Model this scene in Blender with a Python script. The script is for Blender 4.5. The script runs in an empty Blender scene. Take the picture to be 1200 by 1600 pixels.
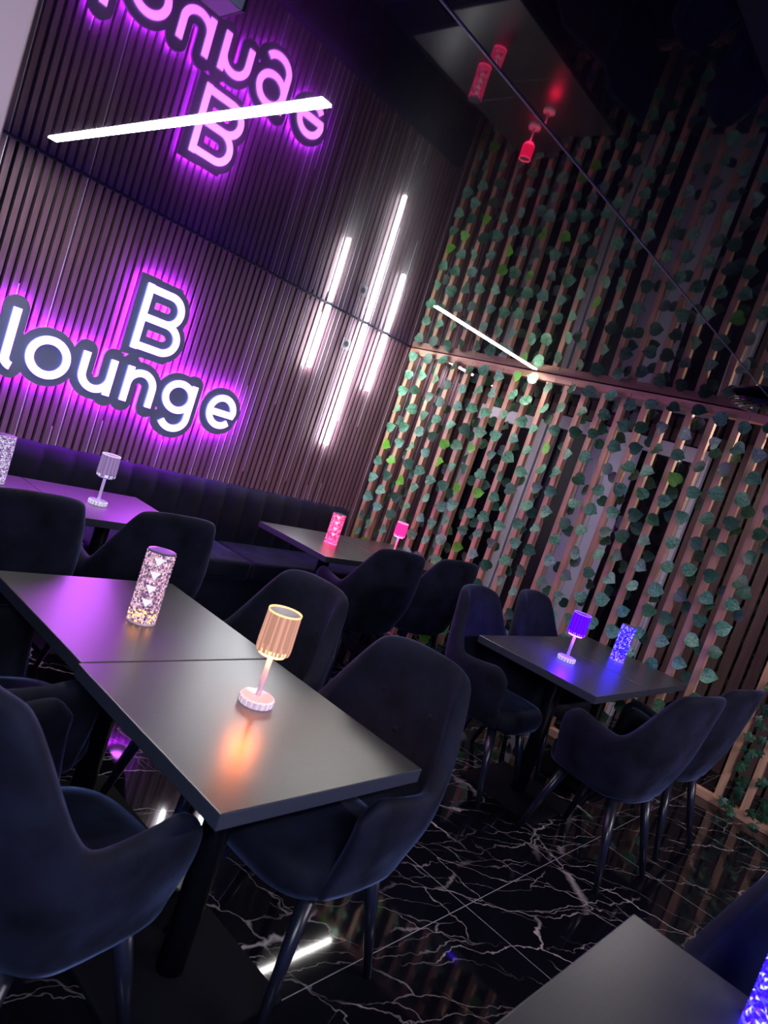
import bpy, bmesh, math, random
import numpy as np
from mathutils import Vector, Matrix
PI = math.pi
S = bpy.context.scene
COL = S.collection
rnd = random.Random(7)

# ------------------------------------------------------------------ camera
CAM_Z = 1.53
F_PX = 1096.9
yaw, pitch, roll = 0.8656, -0.0936, 0.3313
fw = Vector((0.75808, 0.64543, -0.09345))
rt = Vector((0.63618, -0.70034, 0.32374))
up = Vector((-0.14350, 0.30487, 0.94152))
cam = bpy.data.cameras.new('camera')
cam_ob = bpy.data.objects.new('camera', cam)
COL.objects.link(cam_ob)
m = Matrix((rt, up, -fw)).transposed().to_4x4()
m.translation = Vector((0, 0, CAM_Z))
cam_ob.matrix_world = m
cam.sensor_fit = 'VERTICAL'
cam.sensor_height = 24
cam.lens = 24 * F_PX / 1600
cam.clip_start = 0.02
cam.dof.use_dof = True
cam.dof.focus_distance = 3.4
cam.dof.aperture_fstop = 3.2
S.camera = cam_ob

# ------------------------------------------------------------------ world, exposure
w = bpy.data.worlds.new('night')
S.world = w
w.use_nodes = True
w.node_tree.nodes['Background'].inputs[0].default_value = (0.07, 0.085, 0.55, 1)
w.node_tree.nodes['Background'].inputs[1].default_value = 0.42
S.view_settings.view_transform = 'Standard'
S.view_settings.look = 'None'
S.view_settings.exposure = 0.75
S.view_settings.gamma = 1.0
S.view_settings.use_curve_mapping = False

# emission strengths, all in one place
E_BAR = 38.0       # ceiling bars
E_TUBE = 28.0      # wall tubes
E_LETTER = 15.0
E_HALO = 100.0

# ------------------------------------------------------------------ room numbers
D = 4.27           # sign wall
W = 4.61           # slat partition, room side
def ceil_z(y):     # stretched ceiling dips slightly towards the sign wall
    return 2.4575 - 0.01584 * y if y > 1.19 else 2.4407 + 0.008 * (y - 1.19)

# ------------------------------------------------------------------ helpers
def tag(o, label=None, cat=None, group=None, kind=None):
    if label: o['label'] = label
    if cat: o['category'] = cat
    if group: o['group'] = group
    if kind: o['kind'] = kind
    return o

def thing(name, label, cat, loc=(0, 0, 0), rz=0, group=None):
    o = bpy.data.objects.new(name, None)
    COL.objects.link(o)
    o.location = loc
    o.rotation_euler = (0, 0, rz)
    o.empty_display_size = 0.1
    return tag(o, label, cat, group)

def obj(name, bm, mats, parent=None, smooth=False, bevel=0, sub=0):
    bmesh.ops.recalc_face_normals(bm, faces=bm.faces)
    me = bpy.data.meshes.new(name)
    bm.to_mesh(me)
    bm.free()
    if not isinstance(mats, (list, tuple)): mats = [mats]
    for mm in mats: me.materials.append(mm)
    if smooth:
        for p in me.polygons: p.use_smooth = True
    o = bpy.data.objects.new(name, me)
    COL.objects.link(o)
    if parent: o.parent = parent
    if bevel:
        b = o.modifiers.new('bevel', 'BEVEL'); b.width = bevel; b.segments = 2; b.limit_method = 'ANGLE'
    if sub:
        b = o.modifiers.new('sub', 'SUBSURF'); b.levels = sub; b.render_levels = sub
    return o

def dup(root, loc, rz=0, label=None, group=None):
    r = root.copy(); COL.objects.link(r)
    r.location = loc; r.rotation_euler = (0, 0, rz)
    if label: r['label'] = label
    if group: r['group'] = group
    for ch in list(root.children):
        c = ch.copy(); COL.objects.link(c); c.parent = r
        for g in list(ch.children):
            d = g.copy(); COL.objects.link(d); d.parent = c
    return r

def BM(): return bmesh.new()

def box(bm, x0, x1, y0, y1, z0, z1, mi=0):
    v = [bm.verts.new((x, y, z)) for x in (x0, x1) for y in (y0, y1) for z in (z0, z1)]
    for q in ((0, 1, 3, 2), (4, 6, 7, 5), (0, 4, 5, 1), (2, 3, 7, 6), (0, 2, 6, 4), (1, 5, 7, 3)):
        f = bm.faces.new([v[i] for i in q]); f.material_index = mi
    return v

def hexa(bm, pts, mi=0):
    v = [bm.verts.new(p) for p in pts]
    for q in ((0, 1, 2, 3), (7, 6, 5, 4), (0, 4, 5, 1), (1, 5, 6, 2), (2, 6, 7, 3), (3, 7, 4, 0)):
        f = bm.faces.new([v[i] for i in q]); f.material_index = mi

def lathe(bm, prof, n=32, c=(0, 0, 0), ripple=0, k=0, cap=True, mi=0):
    rings = []
    for r, z in prof:
        ring = []
        for i in range(n):
            a = 2 * PI * i / n
            rr = r + (ripple * (1 if (i % 2) else -1) if k and r > 0.012 else 0)
            ring.append(bm.verts.new((c[0] + rr * math.cos(a), c[1] + rr * math.sin(a), c[2] + z)))
        rings.append(ring)
    for a, b in zip(rings, rings[1:]):
        for i in range(n):
            f = bm.faces.new((a[i], a[(i + 1) % n], b[(i + 1) % n], b[i])); f.material_index = mi
    if cap:
        bm.faces.new(rings[0][::-1]).material_index = mi
        bm.faces.new(rings[-1]).material_index = mi
    return rings

def rod(bm, a, b, r0, r1, n=14):
    a = Vector(a); b = Vector(b); d = (b - a).normalized()
    u = d.orthogonal().normalized(); v = d.cross(u)
    R = []
    for c, r in ((a, r0), (b, r1)):
        R.append([bm.verts.new(c + r * (math.cos(2 * PI * i / n) * u + math.sin(2 * PI * i / n) * v)) for i in range(n)])
    for i in range(n):
        bm.faces.new((R[0][i], R[0][(i + 1) % n], R[1][(i + 1) % n], R[1][i]))
    bm.faces.new(R[0][::-1]); bm.faces.new(R[1])

# ------------------------------------------------------------------ materials
def mat(name, col=(0.5, 0.5, 0.5), rough=0.5, metal=0, ior=1.5, sheen=0, sheen_col=None, emis=None, es=0, trans=0, spec=0.5, coat=0):
    mm = bpy.data.materials.new(name); mm.use_nodes = True
    b = mm.node_tree.nodes['Principled BSDF']
    b.inputs['Base Color'].default_value = (*col, 1)
    b.inputs['Roughness'].default_value = rough
    b.inputs['Metallic'].default_value = metal
    b.inputs['IOR'].default_value = ior
    b.inputs['Specular IOR Level'].default_value = spec
    b.inputs['Transmission Weight'].default_value = trans
    b.inputs['Coat Weight'].default_value = coat
    if sheen:
        b.inputs['Sheen Weight'].default_value = sheen
        b.inputs['Sheen Roughness'].default_value = 0.35
        b.inputs['Sheen Tint'].default_value = (*(sheen_col or (1, 1, 1)), 1)
    if emis:
        b.inputs['Emission Color'].default_value = (*emis, 1)
        b.inputs['Emission Strength'].default_value = es
    return mm

def nodes(mm): return mm.node_tree.nodes, mm.node_tree.links, mm.node_tree.nodes['Principled BSDF']

def coords(N, L, scale=(1, 1, 1), kind='Object'):
    tc = N.new('ShaderNodeTexCoord'); mp = N.new('ShaderNodeMapping')
    mp.inputs['Scale'].default_value = scale
    L.new(tc.outputs[kind], mp.inputs['Vector'])
    return mp.outputs[0]

def ramp(N, L, fac, stops):
    r = N.new('ShaderNodeValToRGB')
    el = r.color_ramp.elements
    while len(el) < len(stops): el.new(0.5)
    for e, (p, c) in zip(el, stops): e.position = p; e.color = (*c, 1)
    L.new(fac, r.inputs[0])
    return r.outputs[0]

def noise(N, L, vec, scale, detail=4, rough=0.55):
    n = N.new('ShaderNodeTexNoise'); n.inputs['Scale'].default_value = scale
    n.inputs['Detail'].default_value = detail; n.inputs['Roughness'].default_value = rough
    L.new(vec, n.inputs['Vector'])
    return n

def bump(N, L, h, strength, dist=0.01):
    b = N.new('ShaderNodeBump'); b.inputs['Strength'].default_value = strength; b.inputs['Distance'].default_value = dist
    L.new(h, b.inputs['Height']); return b.outputs[0]

def math_(N, L, op, a, b=None, clamp=False):
    n = N.new('ShaderNodeMath'); n.operation = op; n.use_clamp = clamp
    for i, x in enumerate((a, b)):
        if x is None: continue
        if isinstance(x, (int, float)): n.inputs[i].default_value = x
        else: L.new(x, n.inputs[i])
    return n.outputs[0]

# velvet
def velvet(name, c0, c1):
    mm = mat(name, c0, 0.75, sheen=0.33, sheen_col=(0.26, 0.34, 0.74), spec=0.25)
    N, L, b = nodes(mm)
    v = coords(N, L)
    n = noise(N, L, v, 7, 5)
    L.new(ramp(N, L, n.outputs['Fac'], [(0.35, (0.12, 0.12, 0.12)), (0.70, (0.55, 0.55, 0.55))]), b.inputs['Sheen Weight'])
    L.new(ramp(N, L, n.outputs['Fac'], [(0.35, c0), (0.68, c1)]), b.inputs['Base Color'])
    n2 = noise(N, L, v, 60, 4)
    L.new(bump(N, L, n2.outputs['Fac'], 0.12, 0.004), b.inputs['Normal'])
    return mm
M_VELVET = velvet('black velvet', (0.003, 0.0035, 0.010), (0.014, 0.015, 0.036))
M_BANQ = velvet('banquette velvet', (0.006, 0.006, 0.018), (0.010, 0.010, 0.028))
M_LEG = mat('black lacquered leg', (0.012, 0.013, 0.024), 0.28)
M_BASE = mat('black powder-coated base', (0.003, 0.003, 0.006), 0.85, spec=0.2)
M_BLACKMETAL = mat('black metal', (0.008, 0.008, 0.014), 0.35)

# wood
def wood(name, c0, c1, stretch, rough=0.5, sc=1.0):
    mm = mat(name, c0, rough)
    N, L, b = nodes(mm)
    v = coords(N, L, stretch)
    n = noise(N, L, v, 14 * sc, 6, 0.6)
    n2 = noise(N, L, v, 2.6 * sc, 2)
    mx = math_(N, L, 'ADD', math_(N, L, 'MULTIPLY', n.outputs['Fac'], 0.6), math_(N, L, 'MULTIPLY', n2.outputs['Fac'], 0.4))
    L.new(ramp(N, L, mx, [(0.36, c0), (0.64, c1)]), b.inputs['Base Color'])
    L.new(bump(N, L, n.outputs['Fac'], 0.15, 0.002), b.inputs['Normal'])
    return mm
M_WALNUT = wood('walnut slat', (0.175, 0.092, 0.125), (0.31, 0.175, 0.225), (1, 1, 0.08), 0.5, 2)
M_PINE = wood('pine slat', (0.52, 0.26, 0.155), (0.84, 0.51, 0.32), (1, 1, 0.10), 0.55, 2)
M_PINE_H = wood('pine beam', (0.46, 0.22, 0.145), (0.78, 0.45, 0.29), (1, 0.10, 1), 0.55, 2)
M_DARKSLAT = wood('dark corridor slat', (0.075, 0.040, 0.036), (0.15, 0.085, 0.075), (1, 1, 0.08), 0.5, 2)
M_SLATBACK = mat('black gloss backing', (0.004, 0.004, 0.008), 0.12, ior=1.6)
M_GLINTSTRIP = mat('pale glint strip', (0.92, 0.86, 0.97), 0.4, 0.2)
M_WHITEPAINT = mat('white painted frame', (0.62, 0.60, 0.66), 0.45)
M_DOORLEAF = mat('pale grey door leaf', (0.50, 0.50, 0.62), 0.4)
M_BLACK = mat('black', (0.003, 0.003, 0.005), 0.5)
M_GLASSDARK = mat('dark door glass', (0.004, 0.004, 0.008), 0.05, ior=1.5)

# table top: black fine-grained laminate with a satin reflection
M_TABLE = mat('black wood-grain laminate', (0.016, 0.015, 0.018), 0.32, ior=2.45)
N, L, b = nodes(M_TABLE)
v = coords(N, L, (1.2, 14, 14))
n = noise(N, L, v, 12, 5)
L.new(ramp(N, L, n.outputs['Fac'], [(0.3, (0.026, 0.026, 0.028)), (0.7, (0.044, 0.042, 0.044))]), b.inputs['Base Color'])
rr = N.new('ShaderNodeMapRange'); rr.inputs[3].default_value = 0.29; rr.inputs[4].default_value = 0.36
L.new(n.outputs['Fac'], rr.inputs[0]); L.new(rr.outputs[0], b.inputs['Roughness'])
L.new(bump(N, L, n.outputs['Fac'], 0.03, 0.0005), b.inputs['Normal'])
M_TEDGE = mat('black table edge', (0.050, 0.054, 0.080), 0.45)

# floor: black marble, thin pale veins, fine grout
M_FLOOR = mat('black marble tile', (0.004, 0.004, 0.006), 0.05, ior=1.48)
N, L, b = nodes(M_FLOOR)
v = coords(N, L)
nd = noise(N, L, v, 1.6, 5, 0.6)
def vein_layer(scale, rotz, sx, width, seed):
    mr0 = N.new('ShaderNodeMapping'); mr0.inputs['Rotation'].default_value = (0, 0, rotz)
    mp = N.new('ShaderNodeMapping'); mp.inputs['Scale'].default_value = (sx, 1, 1)
    mp.inputs['Location'].default_value = (seed, seed * 0.7, 0)
    L.new(mr0.outputs[0], mp.inputs['Vector'])
    ad = N.new('ShaderNodeVectorMath'); ad.operation = 'MULTIPLY_ADD'
    L.new(nd.outputs['Color'], ad.inputs[0]); ad.inputs[1].default_value = (0.30, 0.30, 0.0); L.new(v, ad.inputs[2])
    n5 = noise(N, L, v, 14, 3)
    ad2 = N.new('ShaderNodeVectorMath'); ad2.operation = 'MULTIPLY_ADD'
    L.new(n5.outputs['Color'], ad2.inputs[0]); ad2.inputs[1].default_value = (0.05, 0.05, 0.0); L.new(ad.outputs[0], ad2.inputs[2])
    L.new(ad2.outputs[0], mr0.inputs['Vector'])
    vo = N.new('ShaderNodeTexVoronoi'); vo.feature = 'DISTANCE_TO_EDGE'; vo.inputs['Scale'].default_value = scale
    L.new(mp.outputs[0], vo.inputs['Vector'])
    line = N.new('ShaderNodeMapRange'); line.inputs[1].default_value = 0; line.inputs[2].default_value = width
    line.inputs[3].default_value = 1; line.inputs[4].default_value = 0; L.new(vo.outputs['Distance'], line.inputs[0])
    mk = noise(N, L, v, 2.3, 2)
    mk.noise_dimensions = '4D'; mk.inputs['W'].default_value = seed
    mr = N.new('ShaderNodeMapRange'); mr.inputs[1].default_value = 0.42; mr.inputs[2].default_value = 0.58
    L.new(mk.outputs['Fac'], mr.inputs[0])
    return math_(N, L, 'MULTIPLY', line.outputs[0], mr.outputs[0])
v1 = vein_layer(2.6, 0.60, 0.34, 0.0075, 3.1)
v2 = vein_layer(6.5, 0.45, 0.22, 0.011, 8.3)
v3 = vein_layer(3.4, 1.15, 0.30, 0.0065, 1.7)
vv = math_(N, L, 'ADD', v1, math_(N, L, 'ADD', math_(N, L, 'MULTIPLY', v2, 0.6), math_(N, L, 'MULTIPLY', v3, 0.6)), True)
# grout
sep = N.new('ShaderNodeSeparateXYZ'); L.new(v, sep.inputs[0])
def grout(out, off, step):
    a = math_(N, L, 'SUBTRACT', out, off)
    a = math_(N, L, 'DIVIDE', a, step)
    f = math_(N, L, 'ABSOLUTE', math_(N, L, 'SUBTRACT', a, math_(N, L, 'ROUND', a)))
    f = math_(N, L, 'MULTIPLY', f, step)
    return math_(N, L, 'LESS_THAN', f, 0.0016)
g = math_(N, L, 'MAXIMUM', grout(sep.outputs[0], 2.39, 1.2), grout(sep.outputs[1], 1.03, 0.62))
mix = N.new('ShaderNodeMix'); mix.data_type = 'RGBA'
L.new(vv, mix.inputs['Factor']); mix.inputs['A'].default_value = (0.004, 0.004, 0.007, 1); mix.inputs['B'].default_value = (0.50, 0.43, 0.42, 1)
mix2 = N.new('ShaderNodeMix'); mix2.data_type = 'RGBA'
L.new(g, mix2.inputs['Factor']); L.new(mix.outputs['Result'], mix2.inputs['A']); mix2.inputs['B'].default_value = (0.30, 0.27, 0.30, 1)
L.new(mix2.outputs['Result'], b.inputs['Base Color'])

# ceiling: black lacquer stretch film
M_CEIL = mat('black gloss stretch ceiling', (0.004, 0.004, 0.016), 0.025, ior=1.44)
N, L, b = nodes(M_CEIL)
v = coords(N, L)
n = noise(N, L, v, 1.4, 2)
bn = bump(N, L, n.outputs['Fac'], 0.02, 0.02)
L.new(bn, b.inputs['Normal'])
b2 = N.new('ShaderNodeBsdfPrincipled'); b2.inputs['Base Color'].default_value = (0.004, 0.004, 0.016, 1); b2.inputs['Roughness'].default_value = 0.24
ms = N.new('ShaderNodeMixShader'); ms.inputs[0].default_value = 0.10
L.new(b.outputs[0], ms.inputs[1]); L.new(b2.outputs[0], ms.inputs[2])
L.new(ms.outputs[0], N['Material Output'].inputs['Surface'])

def emit(name, col, s, vis=None):
    mm = bpy.data.materials.new(name); mm.use_nodes = True
    N = mm.node_tree.nodes; N.clear()
    e = N.new('ShaderNodeEmission'); e.inputs[0].default_value = (*col, 1); e.inputs[1].default_value = s
    o = N.new('ShaderNodeOutputMaterial'); mm.node_tree.links.new(e.outputs[0], o.inputs[0])
    return mm
M_BAR = emit('neutral white diffuser', (1.0, 0.95, 0.92), E_BAR)
M_TUBE = emit('cool white tube', (0.93, 0.97, 1.0), E_TUBE)
M_LETTER = emit('letter face', (0.62, 0.105, 1.0), E_LETTER)
M_LSIDE = emit('letter side', (0.25, 0.30, 1.0), 0.9)  # weak blue glow put in to light the board
M_HALO = emit('purple halo strip', (0.42, 0.02, 1.0), E_HALO)
M_BOARD = mat('grey acrylic sign board', (0.22, 0.24, 0.36), 0.35)
M_ALU = mat('lamp profile', (0.05, 0.05, 0.06), 0.4, 0.6)
M_POST = mat('pale painted post', (0.85, 0.58, 0.58), 0.5)

# ------------------------------------------------------------------ setting
bm = BM(); box(bm, -3.2, 7.2, -3.6, 5.6, -0.06, 0.0)
tag(obj('floor', bm, M_FLOOR), kind='structure')

bm = BM()   # far ceiling field, slightly sloped
def slab(bm, x0, x1, y0, y1, za, zb, t):
    hexa(bm, [(x0, y0, za), (x1, y0, za), (x1, y1, zb), (x0, y1, zb),
              (x0, y0, za + t), (x1, y0, za + t), (x1, y1, zb + t), (x0, y1, zb + t)])
slab(bm, -3.2, 7.2, 1.192, 5.6, ceil_z(1.192), ceil_z(5.6), 0.06)
slab(bm, -3.2, 7.2, -3.6, 1.189, ceil_z(-3.6), ceil_z(1.189), 0.06)
tag(obj('ceiling', bm, M_CEIL), kind='structure')
bm = BM(); box(bm, -3.2, 7.2, 1.1885, 1.1925, 2.4375, 2.4420)
tag(obj('trim_1', bm, mat('ceiling joint', (0.45, 0.45, 0.55), 0.3, 0.5)), kind='structure')

# sign wall with vertical walnut slats; real geometry, one mesh
def slat_wall(x0, x1, period, width, ytop, yb, z0, z1f, seed, back=True):
    r = random.Random(seed)
    bm = BM()
    x = x0
    while x < x1:
        box(bm, x, x + width, ytop, yb, z0, z1f, 0)
        x += period
    if back: box(bm, x0 - 0.05, x1, yb, yb + 0.08, z0, z1f, 1)
    # film strips in some gaps, mirror glints put into the pale colour
    x = x0; 
    while x < x1:
        if r.random() < 0.42:
            zs = z0 + r.random() * 1.6 if r.random() < 0.6 else z0
            ze = z1f if r.random() < 0.5 else min(z1f, zs + 0.4 + r.random())
            c = x + width + 0.0030
            box(bm, c - 0.0022, c + 0.0022, ytop - 0.0015, yb, zs, ze, 2)
        x += period
    return bm
bm = slat_wall(-1.6, W + 0.9, 0.048, 0.0305, D - 0.028, D, 0.0, ceil_z(D) + 0.002, 5)
tag(obj('wall_back', bm, [M_WALNUT, M_SLATBACK, M_GLINTSTRIP]), kind='structure')
bm = BM(); box(bm, -1.6, W + 0.1, D - 0.034, D - 0.024, ceil_z(D) - 0.008, ceil_z(D) + 0.001)
tag(obj('trim_2', bm, mat('wall top trim', (0.03, 0.03, 0.035), 0.4)), kind='structure')

# corridor wall behind the partition
CX = 5.9
bm = BM()
y = 0.75; i = 0
def blocked(y):
    return 1.94 < y < 3.40 or 3.36 < y < 4.20
y = 0.55
while y < 5.2:
    wd = 0.075
    z0 = 0.0
    if blocked(y + 0.03): z0 = 2.32
    box(bm, CX - 0.03, CX, y, y + wd, z0, 2.46, 0)
    y += 0.098
tag(obj('wall_right', bm, M_DARKSLAT), kind='structure')
bm = BM(); box(bm, CX, CX + 0.05, 2.02, 5.3, 0, 2.46); box(bm, CX + 0.9, CX + 0.95, -3.6, 3.2, 0, 2.46)
tag(obj('wall_outer', bm, M_BLACK), kind='structure')
bm = BM(); slab(bm, 4.62, 7.0, 5.2, 5.25, 0, 0, 2.46)
tag(obj('wall_corridor_end', bm, M_BLACK), kind='structure')

# corridor door: white frame, pale leaf with a pictogram, dark glass
t = thing('door_1', None, None, (CX - 0.04, 2.6, 0)); t['kind'] = 'structure'
bm = BM()
for a, c in ((-0.68, -0.56), (0.70, 0.80)): box(bm, -0.03, 0.03, a, c, 0, 2.30)
box(bm, -0.03, 0.03, -0.56, 0.70, 2.18, 2.30)
box(bm, -0.025, 0.03, 0.32, 0.40, 0, 2.18)
obj('door_frame', bm, M_WHITEPAINT, t, bevel=0.004)
bm = BM(); box(bm, -0.01, 0.03, -0.12, 0.32, 0.0, 2.18); obj('door_leaf', bm, M_DOORLEAF, t, bevel=0.004)
bm = BM(); box(bm, 0.0, 0.02, -0.56, -0.12, 0.0, 2.18); obj('dark_pane', bm, M_GLASSDARK, t)
bm = BM(); box(bm, -0.016, -0.01, -0.085, 0.005, 1.56, 1.72); sg = obj('toilet_sign', bm, M_BLACK, t)
bm = BM()
def disc_x(bm, x, cy, cz, r, n=16):
    c = [bm.verts.new((x, cy + r * math.cos(2 * PI * i / n), cz + r * math.sin(2 * PI * i / n))) for i in range(n)]
    bm.faces.new(c)
disc_x(bm, -0.0175, -0.04, 1.698, 0.010)
box(bm, -0.018, -0.016, -0.056, -0.024, 1.632, 1.684)
box(bm, -0.018, -0.016, -0.052, -0.042, 1.575, 1.632); box(bm, -0.018, -0.016, -0.038, -0.028, 1.575, 1.632)
obj('pictogram', bm, M_WHITEPAINT, sg)
t = thing('window_1', None, None, (CX - 0.04, 3.78, 0)); t['kind'] = 'structure'
bm = BM()
box(bm, -0.03, 0.03, -0.36, -0.28, 0, 2.22); box(bm, -0.03, 0.03, 0.34, 0.42, 0, 2.22); box(bm, -0.03, 0.03, -0.28, 0.34, 2.10, 2.22)
obj('window_frame', bm, M_WHITEPAINT, t, bevel=0.004)
bm = BM(); box(bm, 0.0, 0.02, -0.28, 0.34, 0, 2.10); obj('pane', bm, M_GLASSDARK, t)
for k, yy in enumerate((4.62, 4.98)):
    bm = BM(); box(bm, CX - 0.12, CX - 0.05, yy, yy + 0.10, 0, 2.46)
    tag(obj('trim_%d' % (3 + k), bm, M_WHITEPAINT, bevel=0.004), kind='structure')

# foreground door post at the left edge of the view
bm = BM(); box(bm, 0.238, 0.281, 1.0, 1.05, 0, 2.4387)
tag(obj('post', bm, M_POST, bevel=0.004), 'pale pinkish door post standing close by at the upper left edge', 'post')

# ------------------------------------------------------------------ leaves
def leaf_mat(name, c0, c1, back, rough=0.36):
    mm = mat(name, c0, rough)
    N, L, b = nodes(mm)
    v = coords(N, L)
    n = noise(N, L, v, 7, 2)
    n2 = noise(N, L, v, 70, 4)
    mx = math_(N, L, 'ADD', math_(N, L, 'MULTIPLY', n.outputs['Fac'], 0.5), math_(N, L, 'MULTIPLY', n2.outputs['Fac'], 0.5))
    # printed ribs: midrib and slanting side veins in the leaf's own coordinates
    uv = N.new('ShaderNodeUVMap'); sp = N.new('ShaderNodeSeparateXYZ'); L.new(uv.outputs[0], sp.inputs[0])
    ax = math_(N, L, 'ABSOLUTE', sp.outputs[0])
    ph = math_(N, L, 'SUBTRACT', sp.outputs[1], math_(N, L, 'MULTIPLY', ax, 0.8))
    ph = math_(N, L, 'ADD', math_(N, L, 'MULTIPLY', ph, 6.0), math_(N, L, 'MULTIPLY', n2.outputs['Fac'], 0.8))
    fr = math_(N, L, 'ABSOLUTE', math_(N, L, 'SUBTRACT', ph, math_(N, L, 'ROUND', ph)))
    side = math_(N, L, 'LESS_THAN', fr, 0.09); midr = math_(N, L, 'LESS_THAN', ax, 0.022)
    vn = math_(N, L, 'MAXIMUM', side, midr)
    colr = ramp(N, L, mx, [(0.40, c0), (0.60, c1)])
    mi = N.new('ShaderNodeMix'); mi.data_type = 'RGBA'
    L.new(math_(N, L, 'MULTIPLY', vn, 0.65), mi.inputs['Factor']); L.new(colr, mi.inputs['A']); mi.inputs['B'].default_value = (c0[0] * 0.45, c0[1] * 0.45, c0[2] * 0.45, 1)
    L.new(mi.outputs['Result'], b.inputs['Base Color'])
    L.new(bump(N, L, math_(N, L, 'SUBTRACT', n2.outputs['Fac'], math_(N, L, 'MULTIPLY', vn, 0.5)), 0.6, 0.004), b.inputs['Normal'])
    return mm
M_LEAF = leaf_mat('blue green fabric leaf', (0.045, 0.20, 0.085), (0.24, 0.54, 0.34), None)
M_LEAFDK = leaf_mat('dark green fabric leaf', (0.022, 0.10, 0.045), (0.06, 0.20, 0.10), None)
M_LEAFBR = leaf_mat('bright green fabric leaf', (0.10, 0.42, 0.02), (0.22, 0.62, 0.05), None)
M_VEIN = mat('leaf rib', (0.25, 0.45, 0.33), 0.5)
M_VINE = mat('green vine stem', (0.03, 0.09, 0.03), 0.6)
M_WIRE = mat('dark green wire', (0.01, 0.02, 0.015), 0.5)

HEART = [(0.0, 0.05), (0.15, -0.01), (0.33, 0.04), (0.46, 0.20), (0.50, 0.40), (0.45, 0.60), (0.32, 0.77), (0.15, 0.90), (0.0, 1.04)]
def add_leaf(bm, c, nrm, tip, size, fold=0.16, curl=0.12, mi=0):
    nrm = Vector(nrm).normalized(); tip = Vector(tip)
    tip = (tip - tip.dot(nrm) * nrm).normalized(); side = nrm.cross(tip)
    mid = []
    ys = [0.06, 0.22, 0.4, 0.6, 0.8, 1.06]
    def P(x, y):
        zz = abs(x) * fold * 1.4 - curl * (y - 0.5) ** 2 * 1.5 + 0.02 * math.sin(9 * y) * (abs(x) > 0.3)
        return Vector(c) + size * (side * x + tip * (y - 0.5) + nrm * zz)
    uvl = bm.loops.layers.uv.verify(); UVD = {}
    mid = [bm.verts.new(P(0, y)) for y in ys]
    for q, y in zip(mid, ys): UVD[q] = (0, y)
    for sgn in (1, -1):
        out = [bm.verts.new(P(sgn * x, y)) for x, y in HEART[1:-1]]
        for q, xy in zip(out, HEART[1:-1]): UVD[q] = xy
        # strips between midrib and outline
        seq = [(0, out[0], out[1]), ]
        def face(*vs):
            vs = vs if sgn > 0 else vs[::-1]
            f = bm.faces.new(vs); f.material_index = mi; f.smooth = True
            for lp in f.loops: lp[uvl].uv = UVD[lp.vert]
        face(mid[0], out[0], out[1], mid[1])
        face(mid[1], out[1], out[2], out[3])
        face(mid[1], out[3], mid[2])
        face(mid[2], out[3], out[4], mid[3])
        face(mid[3], out[4], out[5], mid[4])
        face(mid[4], out[5], out[6], mid[5])
    return

# ------------------------------------------------------------------ slat partition
PY1, PY0 = 4.235, 1.105
t = thing('slat_partition', 'tall see-through partition of upright pine slats hung with leaf garlands', 'partition', (W, (PY0 + PY1) / 2, 0))
yc = (PY0 + PY1) / 2
bm = BM()
zt0, zt1 = ceil_z(PY0 + 0.1) - 0.003, ceil_z(PY1) - 0.003
hexa(bm, [(-0.01, PY0 - yc, zt0 - 0.055), (0.06, PY0 - yc, zt0 - 0.055), (0.06, PY1 - yc, zt1 - 0.055), (-0.01, PY1 - yc, zt1 - 0.055),
          (-0.01, PY0 - yc, zt0), (0.06, PY0 - yc, zt0), (0.06, PY1 - yc, zt1), (-0.01, PY1 - yc, zt1)])
obj('top_beam', bm, M_PINE_H, t, bevel=0.003)
bm = BM(); box(bm, -0.01, 0.06, PY0 - yc, PY1 - yc, 0.0, 0.05); obj('bottom_plate', bm, M_PINE_H, t, bevel=0.003)
NS = 21
pitch_y = (4.19 - 1.13) / (NS - 1)
slat_y = [4.19 - i * pitch_y for i in range(NS)]
sb = BM(); box(sb, 0.004, 0.050, -0.021, 0.021, 0, 1.0)
s0 = obj('slat', sb, M_PINE, t, bevel=0.002)
for i, yy in enumerate(slat_y):
    s = s0 if i == 0 else s0.copy()
    if i: COL.objects.link(s)
    s.parent = t
    s.location = (0, yy - yc + rnd.uniform(-0.004, 0.004), 0.05)
    s.scale = (1, 1, ceil_z(yy) - 0.058 - 0.05 - 0.0005 * i % 0.001)

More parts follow.
